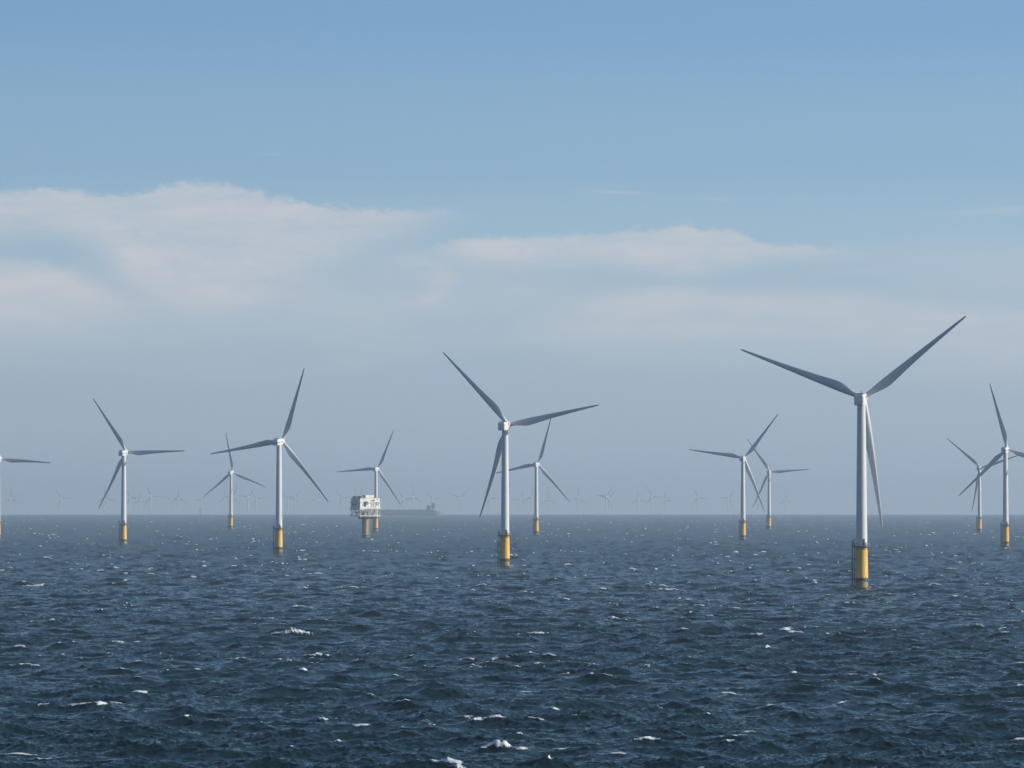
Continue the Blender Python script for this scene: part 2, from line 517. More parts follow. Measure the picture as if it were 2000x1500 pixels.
far = [  # column, hub row, blade angle, label
    (21.3, 973.1, 90, 'faint turbine on the horizon just right of the left picture edge, one blade upright'),
    (119, 973.5, 124, 'faint lone horizon turbine midway between the left edge and the first whole turbine'),
    (204.4, 970.6, 92, 'faint horizon turbine half hidden by the low blade of the lone near turbine'),
    (210, 975.6, 2, 'fainter horizon turbine close beside another under the low blade of a near turbine'),
    (252.9, 971.9, -3, 'faint horizon turbine just right of the lone near turbine, blade level to the right'),
    (273.8, 976, 90, 'small faint horizon turbine between two taller faint ones, one blade upright'),
    (294.4, 968.5, -6, 'tallest faint horizon turbine right of the lone near turbine, one blade level'),
    (336.5, 977.3, 35, 'small faint horizon turbine close left of a taller faint one, blades like a letter Y'),
    (348.3, 972.5, 90, 'faint horizon turbine with upright blade close right of a smaller faint one'),
    (394.6, 977.8, 176, 'very faint low turbine beside the tiny dark far platform'),
    (438.8, 973.8, 90, 'faint horizon turbine just left of the tower of the smaller left turbine'),
    (455, 969, 67, 'faint horizon turbine hidden behind the tower of the smaller left turbine'),
    (484.4, 970.3, 53, 'faint horizon turbine right of the smaller left turbine, blade pointing up right'),
    (500.4, 974, 5, 'fainter horizon turbine left of the tall striped one, blade level to the right'),
    (562.5, 976, 15, 'very faint horizon turbine just right of the tower of the tall striped one'),
    (576.3, 971.9, 55, 'faint horizon turbine under the low right blade of the tall striped one'),
    (618.5, 976.6, 68, 'small faint horizon turbine left of the tip of a drooping near blade'),
    (667, 973, 10, 'faint horizon turbine just left of the white substation'),
    (788, 974.4, 4, 'fainter horizon turbine above the cargo ship, next to a drooping blade tip'),
    (806.3, 970.6, 92, 'faint horizon turbine standing over the middle of the cargo ship, blade upright'),
    (844.4, 975.6, 13, 'very faint horizon turbine above the deckhouse of the cargo ship'),
    (896.6, 972, 38, 'faint horizon turbine between the cargo ship and the central turbine'),
    (956, 973.4, 0, 'faint horizon turbine behind the low blade of the central turbine'),
    (1016, 974.4, 72, 'faint horizon turbine just right of the tower of the central turbine'),
    (1037.8, 970.6, 85, 'faint horizon turbine hard against the tower behind the central turbine'),
    (1071, 976, 90, 'small faint horizon turbine under the drooping blade right of the central pair'),
    (1128, 971.9, 86, 'faint horizon turbine right of the drooping blade tip of the central pair'),
    (1183.8, 969.4, 54, 'taller of two overlapping faint horizon turbines right of centre'),
    (1188.8, 973, 48, 'shorter of two overlapping faint horizon turbines right of centre'),
    (1246, 974.4, 96, 'faint horizon turbine left of a taller one with a level blade'),
    (1272, 970, -4, 'tall faint horizon turbine between two smaller ones, blade level to the right'),
    (1300, 975.6, -14, 'fainter horizon turbine right of a tall one with a level blade'),
    (1362.5, 971.9, -6, 'faint horizon turbine below the level left blade of the crossing pair'),
    (1421.9, 973.4, 53, 'faint horizon turbine just left of the nearer tower of the crossing pair'),
    (1479.8, 975.6, -12, 'very faint horizon turbine between the two towers of the crossing pair'),
    (1534.6, 976.3, 90, 'faint horizon turbine right of the crossing pair, last on the right'),
]
for xc, yh, ph, label in far:
    m = (LEVEL - yh) / F
    D = (-m + math.sqrt(m * m + 4 * (HUB - CAM_H) / (2 * R_EARTH))) * R_EARTH   # hub exactly on the sight line
    turbine(xc, D, WIND + math.radians(random.uniform(-3, 3)), math.radians(ph), label, 'stripe', 'faint turbines along the horizon', full=False)


# ------------------------------------------------------------------ offshore substation
def substation():
    D = 4290.0
    X = D * (714.0 - 1000) / F
    root = thing('offshore_substation', 'white boxy offshore substation on a single worn pile, balconies and aerials', 'substation', (X, D, drop(X, D)), math.radians(45))
    BASES.append((X, D, 3.8))
    bm = bmesh.new(); add_rings(bm, [ring(-9, 3.8, 48), ring(19.5, 3.75, 48), ring(20.2, 4.1, 48), ring(22.4, 4.1, 48)])
    obj('pile', finish(bm, 'pile', M_SUBPILE, 40), root)
    bm = bmesh.new()                                       # caged ladders and cable tubes on the sunny side
    for a in (-78, -60, -42, -24):
        c, s = math.cos(math.radians(a)), math.sin(math.radians(a))
        add_tube(bm, (4.5 * c, 4.5 * s, -5), (4.5 * c, 4.5 * s, 23), 0.22, 8)
    for a in (-69, -33):
        for z in np.arange(1.0, 22, 1.6):
            p = [(4.5 * math.cos(math.radians(a + q)), 4.5 * math.sin(math.radians(a + q)), z) for q in (-9, 9)]
            add_tube(bm, p[0], p[1], 0.12, 6)
    obj('cable_tubes', finish(bm, 'cable_tubes', M_LSTEEL, 40), root)
    bm = bmesh.new()
    add_tube(bm, (-9.5, 0.0, 20.6), (10.5, 0.0, 20.6), 0.8, 12)
    add_tube(bm, (0, -6.0, 20.6), (0, 6.0, 20.6), 0.8, 12)
    for x in (-9.5, 10.5):
        add_tube(bm, (x, 0, 20.6), (x, 0, 23), 0.7, 12)
    obj('support_beam', finish(bm, 'support_beam', M_STEEL, 40), root)
    LX, LY = 14.5, 7.3
    bm = bmesh.new(); add_box(bm, (0, 0, 23.0), (2 * LX + 0.6, 2 * LY + 0.6, 0.9))
    obj('cable_deck', finish(bm, 'cable_deck', M_SUBS), root)
    bm = bmesh.new()
    for y in (-LY + 0.35, LY - 0.35):
        for k in range(4):
            x0 = -LX + 0.4 + k * (2 * LX - 0.8) / 4; x1 = x0 + (2 * LX - 0.8) / 4; xm = (x0 + x1) / 2
            add_tube(bm, (x0, y, 23.4), (x0, y, 29.4), 0.38, 8)
            add_tube(bm, (x0, y, 23.4), (xm, y, 29.2), 0.27, 8); add_tube(bm, (xm, y, 29.2), (x1, y, 23.4), 0.27, 8)
        add_tube(bm, (LX - 0.4, y, 23.4), (LX - 0.4, y, 29.4), 0.38, 8)
    for x in (-LX + 0.35, LX - 0.35):
        add_tube(bm, (x, 0, 23.4), (x, 0, 29.4), 0.33, 8)
        for y0 in (-LY + 0.35, 0):
            add_tube(bm, (x, y0, 29.2), (x, y0 + LY - 0.35, 23.4), 0.27, 8)
            add_tube(bm, (x, y0, 23.4), (x, y0 + LY - 0.35, 29.2), 0.2, 8)
    obj('truss', finish(bm, 'truss', M_SUBS, 40), root)
    bm = bmesh.new()                                       # transformers and winches standing in the open cable deck
    for x, y, sx, sy, sz in ((-9, 2, 4, 4, 3.4), (-3, -2, 3, 3, 2.4), (1.5, 2.5, 5, 4, 4.0), (5, -3.5, 2.4, 2.4, 3.2), (10, 1, 3, 5, 2.6)):
        add_box(bm, (x, y, 23.46 + sz / 2), (sx, sy, sz))
    obj('deck_machinery', finish(bm, 'deck_machinery', M_LSTEEL), root)
    body = bmesh.new(); add_box(body, (0, 0, 35.45), (2 * LX, 2 * LY, 12.1), top=(0.955, 0.955))
    wall = obj('cladding', finish(body, 'cladding', M_SUBW), root)
    bm = bmesh.new()                                       # ribs and floor bands standing proud of the cladding
    for z in (29.6, 33.2, 36.4, 41.3):
        q = 1 - 0.045 * (z - 29.4) / 12.1
        for s in (-1, 1):
            add_box(bm, (0, s * (LY * q + 0.08), z), (2 * LX * q + 0.5, 0.3, 0.34))
            add_box(bm, (s * (LX * q + 0.08), 0, z), (0.3, 2 * LY * q - 0.2, 0.34))
    obj('floor_band', finish(bm, 'floor_band', M_SUBS), wall)
    bm = bmesh.new()
    for x, z, w, h in ((1.2, 38.8, 0.9, 1.3), (4.2, 38.8, 5, 0.9), (3.2, 34.6, 5.4, 0.8), (9.5, 34.8, 1.0, 1.5), (11.5, 34.6, 0.9, 1.3), (-9.3, 40.1, 1.0, 0.8), (10.5, 40.2, 1.1, 0.7), (5.2, 40.1, 0.8, 1.0),
                       (-3.0, 31.2, 0.9, 0.7), (0.2, 31.2, 0.9, 0.7), (3.4, 31.2, 0.9, 0.7), (6.6, 31.2, 0.9, 0.7), (1.6, 32.6, 1.5, 0.6), (4.9, 32.6, 1.5, 0.6), (9.2, 37.2, 2.4, 0.6), (5.6, 36.9, 2.0, 0.4), (-10.8, 34, 0.9, 1.9), (7.9, 34, 0.4, 5.5)):
        q = 1 - 0.045 * (z - 29.4) / 12.1
        add_box(bm, (x, -LY * q - 0.02, z), (w, 0.32, h))
    for y, z, w, h in ((-3.5, 38.6, 1.3, 1.2), (0.5, 38.5, 1.0, 1.2), (3.5, 34.5, 1.3, 1.7), (-4, 31.3, 1.0, 1.2), (0, 34.8, 2.0, 0.8), (4, 31.2, 1.2, 0.8)):
        q = 1 - 0.045 * (z - 29.4) / 12.1
        add_box(bm, (-LX * q - 0.02, y, z), (0.32, w, h))
    obj('louvre', finish(bm, 'louvre', M_DARK), wall)
    bm = bmesh.new(); add_box(bm, (-6.6, -LY - 0.8, 36.4), (3.0, 2.0, 3.6)); add_box(bm, (-7.4, -LY - 0.6, 33.6), (1.2, 1.2, 1.9))  # dark slate boxes standing proud of the front wall
    obj('dark_wall_box', finish(bm, 'dark_wall_box', M_SLATE), root)
    for z0, ov in ((30.1, 1.9), (36.7, 1.6)):
        bm = bmesh.new()
        x0, y0 = LX + ov, LY + 1.2
        for s in (-1, 1):
            add_box(bm, (s * (LX + ov / 2), 0, z0), (ov, 2 * LY + 2.4, 0.25))
        add_box(bm, (3.5, -(LY + 0.6), z0), (2 * LX - 7.4, 1.1, 0.25))
        add_box(bm, (0, LY + 0.6, z0), (2 * LX - 0.1, 1.1, 0.25))
        b = obj('balcony', finish(bm, 'balcony', M_SUBS), root)
        bm = bmesh.new()
        corners = [(-x0, -y0), (x0, -y0), (x0, y0), (-x0, y0)]
        for h in (0.6, 1.2):
            for p, q in zip(corners, corners[1:] + corners[:1]):
                add_tube(bm, (*p, z0 + h), (*q, z0 + h), 0.07, 5)
        for p, q in zip(corners, corners[1:] + corners[:1]):
            n = int(math.hypot(q[0] - p[0], q[1] - p[1]) / 1.6)
            for i in range(n):
                x, y = p[0] + (q[0] - p[0]) * i / n, p[1] + (q[1] - p[1]) * i / n
                add_tube(bm, (x, y, z0), (x, y, z0 + 1.2), 0.06, 5)
        obj('railing', finish(bm, 'railing', M_SUBS), b)
    bm = bmesh.new(); add_box(bm, (1.2, -2.8, 43.1), (11.5, 5.0, 3.2))
    obj('roof_cabin', finish(bm, 'roof_cabin', M_SUBW), root)
    bm = bmesh.new(); add_box(bm, (-8.0, 3.8, 42.6), (9.5, 3.0, 2.2))
    obj('roof_cooler', finish(bm, 'roof_cooler', M_DARK), root)
    bm = bmesh.new()
    add_tube(bm, (-12.2, 3.0, 42.7), (-10.2, 5.0, 42.7), 1.0, 14); add_box(bm, (-12.0, 5.4, 42.4), (1.6, 1.6, 1.7))
    obj('roof_tank', finish(bm, 'roof_tank', M_SUBW, 40), root)
    bm = bmesh.new()
    q = 0.955
    for h in (42.1, 42.7):
        for p, r in (((-LX * q, -LY * q), (LX * q, -LY * q)), ((LX * q, -LY * q), (LX * q, LY * q)), ((LX * q, LY * q), (-LX * q, LY * q)), ((-LX * q, LY * q), (-LX * q, -LY * q))):
            add_tube(bm, (*p, h), (*r, h), 0.06, 5)
    for i in range(17):
        x = -LX * q + i * 2 * LX * q / 16
        for y in (-LY * q, LY * q):
            add_tube(bm, (x, y, 41.5), (x, y, 42.7), 0.05, 5)
    obj('roof_railing', finish(bm, 'roof_railing', M_SUBS), root)
    for p, q in (((-9, 3, 43), (-11.6, 6, 53.5)), ((-3.2, 1, 41.4), (-4.2, 2.5, 52.5)), ((7.5, -2.8, 44.7), (7.5, -2.8, 47.5))):
        bm = bmesh.new(); add_tube(bm, p, q, 0.11, 6, 0.06)
        obj('aerial', finish(bm, 'aerial', M_STEEL, 40), root)


substation()

# far platform, a small dark block on a leg near the horizon
Dp = 19500.0
Xp = Dp * (392 - 1000) / F
pr = thing('far_platform', 'tiny dark platform on a leg near the horizon, left of the smaller left turbine', 'platform', (Xp, Dp, drop(Xp, Dp)))
bm = bmesh.new(); add_box(bm, (0, 0, 22), (12, 12, 13), top=(0.9, 0.9)); add_box(bm, (1, 0, 30), (6, 8, 3)); add_box(bm, (0, 0, 15.2), (14, 14, 0.6))
obj('topside', finish(bm, 'topside', M_SUBS), pr)
bm = bmesh.new(); add_rings(bm, [ring(-6, 2.6, 24), ring(15, 2.6, 24)])
obj('leg', finish(bm, 'leg', M_SUBPILE, 40), pr)


# ------------------------------------------------------------------ cargo ship
def ship():
    D = 16000.0
    L = 268.0
    X = D * (727 - 1000) / F + L / 2
    root = thing('cargo_ship', 'long hazy cargo ship with dark hull and white deckhouse at its stern', 'ship', (X, D, drop(X, D)))
    bm = bmesh.new()
    rings = []
    for t, w, zt in ((-1.0, 0.4, 25), (-0.97, 6, 24.6), (-0.9, 14, 24), (-0.8, 18, 22.3), (-0.5, 19, 21.8), (0.5, 19, 21.8), (0.78, 19, 21.5), (0.84, 18.5, 21), (0.85, 18.5, 19), (0.93, 15, 15), (1.0, 10, 11.5)):
        x = t * L / 2
        rings.append([Vector((x, -w, zt)), Vector((x * 0.995, -w * 0.93, 6)), Vector((x * 0.985, -w * 0.7, -6)), Vector((x * 0.985, w * 0.7, -6)), Vector((x * 0.995, w * 0.93, 6)), Vector((x, w, zt))])
    add_rings(bm, rings)
    obj('hull', finish(bm, 'hull', M_HULL), root)
    bm = bmesh.new()
    for k in range(9):
        add_box(bm, (-98 + k * 22, 0, 22.6), (16, 20, 1.9))
    obj('hatch_cover', finish(bm, 'hatch_cover', M_HULL), root)
    bm = bmesh.new()
    for x in (-70, -22):
        add_tube(bm, (x, 0, 21.7), (x, 0, 28.5), 0.9, 8)
    obj('deck_mast', finish(bm, 'deck_mast', M_SHIPW), root)
    xb = L / 2 - 42
    bm = bmesh.new(); add_box(bm, (xb - 6, 0, 29.5), (14, 30, 15.9)); add_box(bm, (xb - 8, 0, 38.6), (9, 34, 2.6))
    obj('deckhouse', finish(bm, 'deckhouse', M_FUNNEL), root)
    bm = bmesh.new(); add_tube(bm, (xb + 3.5, 0, 25), (xb + 3.5, 0, 44), 1.4, 8); add_tube(bm, (xb - 7, 0, 39), (xb - 7, 0, 46), 0.6, 8)
    obj('radar_mast', finish(bm, 'radar_mast', M_SHIPW), root)
    bm = bmesh.new(); add_box(bm, (xb + 12, 0, 35), (12, 10, 27), top=(0.88, 0.9))
    obj('funnel', finish(bm, 'funnel', M_FUNNEL), root)
    bm = bmesh.new(); add_box(bm, (xb + 18.5, -11, 27.5), (7, 8, 13)); add_box(bm, (xb + 12.5, -14, 24.0), (6, 6, 8))
    obj('casing', finish(bm, 'casing', M_SHIPW), root)
    bm = bmesh.new(); add_box(bm, (L / 2 - 6, -8, 16.6), (4, 6, 9), top=(0.7, 0.8))
    obj('lifeboat', finish(bm, 'lifeboat', M_SHIPW), root)


ship()


# ------------------------------------------------------------------ small work boat beyond the crossing pair
def boat():
    D = 7250.0
    X = D * (1494.3 - 1000) / F
    root = thing('work_boat', 'tiny white work boat beside the yellow base of the farther crossing turbine', 'boat', (X, D, drop(X, D) + 0.1))
    bm = bmesh.new()
    rings = []
    for x, w, zb, zt in ((-5.5, 2.0, -0.6, 1.5), (-2, 2.4, -0.8, 1.5), (2.5, 2.2, -0.8, 1.8), (4.8, 1.1, -0.5, 2.2), (5.8, 0.15, 0.2, 2.5)):
        rings.append([Vector((x, -w, zt)), Vector((x, -w * 0.8, 0.0)), Vector((x, 0, zb)), Vector((x, w * 0.8, 0.0)), Vector((x, w, zt))])
    add_rings(bm, rings)
    obj('hull', finish(bm, 'hull', M_SHIPW), root)
    bm = bmesh.new(); add_box(bm, (1.8, 0, 2.9), (3.6, 3.0, 2.6), top=(0.85, 0.85)); add_box(bm, (1.6, 0, 4.3), (3.4, 2.8, 0.18))
    w = obj('wheelhouse', finish(bm, 'wheelhouse', M_SHIPW), root)
    bm = bmesh.new()
    for s in (-1, 1):
        add_box(bm, (1.8, s * 1.39, 3.3), (2.6, 0.12, 0.8))
    obj('window', finish(bm, 'window', M_DARK), w)
    bm = bmesh.new(); add_tube(bm, (-4.2, 0, 1.4), (-4.2, 0, 6.4), 0.2, 8); add_tube(bm, (-4.2, 0, 5.8), (-1.6, 0, 3.6), 0.1, 6)
    obj('mast', finish(bm, 'mast', M_SHIPW), root)


boat()


# ------------------------------------------------------------------ sea
def wave_tile(L, N, seed, lp, lmin, lmax, hs, wind, spread):
    rng = np.random.default_rng(seed)
    k1 = 2 * np.pi * np.fft.fftfreq(N, L / N)
    kx, ky = np.meshgrid(k1, k1, indexing='ij')
    k = np.hypot(kx, ky); k[0, 0] = 1
    kp = 2 * np.pi / lp
    sp = k ** -4 * np.exp(-1.25 * (kp / k) ** 2) * 2.2 ** np.exp(-(np.sqrt(k / kp) - 1) ** 2 / (2 * 0.09 ** 2))
    th = np.arctan2(ky, kx) - wind
    pw = spread * np.clip((kp / k), 0.12, 1.0)
    sp = sp * (np.abs(np.cos(th / 2)) ** (2 * pw) + 0.03)
    sp = sp * (0.22 + 0.78 / (1 + (k / (2 * np.pi / 7.0)) ** 4))
    sp[(k > 2 * np.pi / lmin) | (k < 2 * np.pi / lmax)] = 0
    sp[0, 0] = 0
    a = np.sqrt(sp) * (rng.normal(size=k.shape) + 1j * rng.normal(size=k.shape))
    h = np.fft.ifft2(a).real
    g = hs / 4 / h.std()
    f = lambda m: (np.fft.ifft2(m * a).real * g).astype(np.float32)
    ux, uy = kx / k, ky / k
    return dict(L=L, N=N, h=f(1), dx=f(1j * ux), dy=f(1j * uy), xx=f(-ux * kx), yy=f(-uy * ky), xy=f(-ux * ky))


def sample(t, x, y, names, rot):
    c, s = math.cos(rot), math.sin(rot)
    u = ((c * x + s * y) / t['L'] % 1.0) * t['N']
    v = ((-s * x + c * y) / t['L'] % 1.0) * t['N']
    i, j = np.floor(u).astype(np.int64), np.floor(v).astype(np.int64)
    fu, fv = (u - i).astype(np.float32), (v - j).astype(np.float32)
    N = t['N']
    i %= N; j %= N; i1, j1 = (i + 1) % N, (j + 1) % N
    out = []
    for n in names:
        A = t[n]
        out.append((A[i, j] * (1 - fu) + A[i1, j] * fu) * (1 - fv) + (A[i, j1] * (1 - fu) + A[i1, j1] * fu) * fv)
    return out


def value_noise(x, y, cell, seed):
    rng = np.random.default_rng(seed)
    T = rng.random((256, 256)).astype(np.float32)
    u, v = x / cell, y / cell
    i, j = np.floor(u).astype(np.int64), np.floor(v).astype(np.int64)
    fu, fv = (u - i).astype(np.float32), (v - j).astype(np.float32)
    fu, fv = fu * fu * (3 - 2 * fu), fv * fv * (3 - 2 * fv)
    i &= 255; j &= 255; i1, j1 = (i + 1) & 255, (j + 1) & 255
    return (T[i, j] * (1 - fu) + T[i1, j] * fu) * (1 - fv) + (T[i, j1] * (1 - fu) + T[i1, j1] * fu) * fv


def smoothstep(a, b, x):
    t = np.clip((x - a) / (b - a), 0, 1)
    return t * t * (3 - 2 * t)


CHOP = 1.15
BREAKERS = [(572, 1246, 13.0, 2.5, 0.02), (975, 1467, 4.8, 1.5, 0.0), (1018, 1467, 1.6, 0.5, 0.0), (1085, 1466, 2.4, 0.25, 0.1), (832, 1104, 7.5, 0.7, 0.0), (762, 1102, 7.0, 0.35, -0.1),
            (1510, 1230, 2.6, 0.5, 0.0), (1555, 1236, 5.0, 0.4, 0.06), (1424, 1356, 3.6, 0.5, 0.05), (1085, 1385, 2.4, 0.4, 0.15), (1026, 1352, 2.6, 0.25, 0.2), (660, 1452, 1.2, 0.6, 0.0), (570, 1457, 0.8, 0.5, 0.0),
            (700, 1417, 2.6, 0.22, 0.1), (45, 1472, 4.5, 0.3, -0.3), (280, 1350, 2.6, 0.25, 0.1), (1200, 1476, 3.0, 0.3, 0.2), (1290, 1206, 4.2, 0.45, 0.1), (1190, 1167, 4.0, 0.4, 0.0), (1340, 1170, 3.5, 0.35, 0.0),
            (915, 1150, 5.5, 0.3, 0.05), (233, 1374, 2.8, 0.4, 0.0), (1750, 1079, 8.0, 0.8, 0.0), (50, 1069, 12.0, 0.9, 0.05), (430, 1148, 4.0, 0.4, 0.0), (1190, 1131, 5.0, 0.4, 0.0), (1985, 1298, 3.5, 0.4, 0.0), (1990, 1448, 2.4, 0.6, 0.0), (1830, 1187, 4.0, 0.3, 0.1)]
TO = math.radians(-100)       # the way the waves run: towards the camera, a little to the left


def build_sea():
    az_d = np.linspace(-9.6, 9.6, 1181)
    az_c = np.concatenate([np.arange(-180, -9.6, 3.0), [-9.9], az_d, [9.9], np.arange(12, 180, 3.0)])
    az = np.radians(az_c)
    rows = [2.0, 30, 80, 150, 220, 300, 360, 410, 445]
    s = 470.0
    while s < 30000:
        rows.append(s)
        s *= 1 + (0.0008 if s < 1200 else 0.0013 + 0.003 * min(1, (s - 1500) / 3000))
    rows.append(30000.0)
    s = np.array(rows)
    A, Sr = np.meshgrid(az, s, indexing='xy')
    x, y = Sr * np.sin(A), Sr * np.cos(A)
    amp = (smoothstep(420, 470, Sr) * (np.abs(A) < math.radians(9.65))).astype(np.float32)
    J = [np.ones_like(x, dtype=np.float32), np.ones_like(x, dtype=np.float32), np.zeros_like(x, dtype=np.float32)]
    G = [j.copy() for j in J]
    H = np.zeros_like(x, dtype=np.float32); DX = H.copy(); DY = H.copy()
    tiles = [(wave_tile(523.0, 1024, 3, 38, 1.3, 120, 1.6, TO, 4), 0.0), (wave_tile(347.0, 1024, 8, 21, 0.9, 60, 1.25, TO - 0.35, 3), 0.35)]
    for t, rot in tiles:
        # wave direction is given in world axes, so the tile's own axes are turned with it
        h, dx, dy, xx, yy, xy = sample(t, x + 91.3, y + 17.7, ('h', 'dx', 'dy', 'xx', 'yy', 'xy'), 0.0)
        H += h; DX += dx; DY += dy
        J[0] += CHOP * xx; J[1] += CHOP * yy; J[2] += CHOP * xy
    for t in (wave_tile(523.0, 1024, 3, 38, 5.0, 120, 1.57, TO, 4), wave_tile(347.0, 1024, 8, 21, 4.0, 60, 1.2, TO - 0.35, 3)):
        xx, yy, xy = sample(t, x + 91.3, y + 17.7, ('xx', 'yy', 'xy'), 0.0)
        G[0] += CHOP * xx; G[1] += CHOP * yy; G[2] += CHOP * xy
    fine = wave_tile(47.0, 512, 21, 2.2, 0.25, 4.0, 0.24, TO + 0.2, 2)
    h, dx, dy = sample(fine, x, y, ('h', 'dx', 'dy'), 0.0)
    lod = 1 - smoothstep(1600, 4500, Sr)
    gust = 0.12 + 1.0 * value_noise(x, y, 70.0, 4) + 0.6 * value_noise(x, y, 14.0, 6)
    H += h * lod * gust; DX += dx * lod * gust; DY += dy * lod * gust
    jac = J[0] * J[1] - J[2] ** 2
    jlong = G[0] * G[1] - G[2] ** 2
    # breaking crests: where the surface folds, only in some groups of waves
    clump = 0.55 * value_noise(x, y * 1.0, 34.0, 11) + 0.45 * value_noise(x, y, 11.0, 12)
    foam = np.zeros_like(H)
    rag = value_noise(x * 0.55, y, 0.8, 43)
    for share, fold in ((0.0030, -0.6 * jlong - 0.4 * jac + (clump - 0.5) * 1.0 + (rag - 0.5) * 0.15),
                        (0.0007, -jac + (value_noise(x, y, 60.0, 41) - 0.5) * 0.7 + (rag - 0.5) * 0.3)):
        lo, hi = np.quantile(fold[:, 60:-60][40:], [1 - share * 2.2, 1 - share * 0.4])
        foam = np.maximum(foam, smoothstep(lo, hi, fold))
    # the waves that are breaking as the picture is taken: a ridge of white water on a steepened crest
    for px, py, wid, hgt, tilt in BREAKERS:
        t_ = (py - LEVEL) / F
        d_ = CAM_H / t_
        d_ = (CAM_H + d_ * d_ / (2 * R_EARTH)) / t_
        bx, by = d_ * (px - 1000) / F, d_
        m = (np.abs(x - bx) < 3 * wid) & (np.abs(y - by) < 16)
        ax, ay = x[m] - bx, y[m] - by - tilt * (x[m] - bx)
        r0 = value_noise(x[m], y[m] * 0.2, max(wid * 0.3, 0.7), 50)
        r1 = value_noise(x[m], y[m] * 0.6, 0.8, 51); r2 = value_noise(x[m], y[m], 0.33, 52)
        bend = ay + 1.2 * (r0 - 0.5)
        along = np.exp(-(ax / (wid * 0.55)) ** 2) * (0.55 + 0.8 * r0)
        ridge = along * np.exp(-(np.where(bend < 0, bend / 0.6, bend / 1.9)) ** 2)
        swell = np.exp(-(ax / wid) ** 2) * np.exp(-(np.where(ay < 0, ay / 2.5, ay / 6.0)) ** 2)
        H[m] *= 1 - 0.75 * swell
        H[m] += hgt * (0.42 * swell + ridge * (0.12 + 0.33 * r1 + 0.42 * r2))
        foam[m] = np.maximum(foam[m], smoothstep(0.22, 0.62, ridge * (0.30 + 0.75 * r1 + 0.55 * r2)))
    for bx, by, br in BASES:
        d = np.hypot(x - bx, y - by)
        m = d < br + 14
        dd = d[m]
        wash = smoothstep(br + 3.0, br + 0.6, dd) * smoothstep(0.2, 0.45, value_noise(x[m], y[m], 0.9, 31))
        lee = np.exp(-((y[m] - by + 2.0 - 0.12 * (x[m] - bx - br)) / 1.6) ** 2) * (x[m] > bx) * smoothstep(br + 14, br + 2, dd)
        wash = np.maximum(wash, lee * smoothstep(0.35, 0.7, value_noise(x[m] * 0.5, y[m], 0.8, 33)))
        foam[m] = np.maximum(foam[m], np.clip(wash, 0, 1))
        H[m] += 0.3 * np.exp(-((dd - br - 0.6) / 1.3) ** 2) * (0.5 + value_noise(x[m], y[m], 0.7, 35)) 
    foam *= amp
    H += 0.10 * foam
    X = x + CHOP * DX * amp
    Y = y + CHOP * DY * amp
    Z = -(x * x + y * y) / (2 * R_EARTH) + H * amp
    nr, nc = x.shape
    co = np.stack([X, Y, Z], -1).reshape(-1, 3).astype(np.float32)
    idx = np.arange(nr * nc).reshape(nr, nc)
    a = idx[:-1, :]; b = idx[1:, :]
    a1 = np.roll(a, -1, 1); b1 = np.roll(b, -1, 1)
    quads = np.stack([a, a1, b1, b], -1).reshape(-1, 4)[:, ::-1]
    inner = idx[0, ::-1]
    nq = len(quads)
    me = bpy.data.meshes.new('sea')
    me.vertices.add(nr * nc); me.vertices.foreach_set('co', co.ravel())
    me.loops.add(nq * 4 + nc)
    me.loops.foreach_set('vertex_index', np.concatenate([quads.ravel(), inner[::-1] if False else inner]).astype(np.int32))
    me.polygons.add(nq + 1)
    me.polygons.foreach_set('loop_start', np.concatenate([np.arange(nq) * 4, [nq * 4]]).astype(np.int32))
    me.polygons.foreach_set('use_smooth', np.ones(nq + 1, dtype=bool))
    me.update(calc_edges=True)
    at = me.attributes.new('foam', 'FLOAT', 'POINT'); at.data.foreach_set('value', foam.ravel().astype(np.float32))
    # slopes of the wavelets too short for the mesh, wherever it gets coarser, go into the gloss
    rough = 0.07 + 0.20 * smoothstep(600, 3500, Sr)
    at = me.attributes.new('chop', 'FLOAT', 'POINT'); at.data.foreach_set('value', rough.ravel().astype(np.float32))
    print('sea', nr, nc, 'foam share', float((foam[:, 40:-40] > 0.5).mean()), 'jac', np.percentile(jac, [0.5, 1, 2, 5, 50]))
    return me




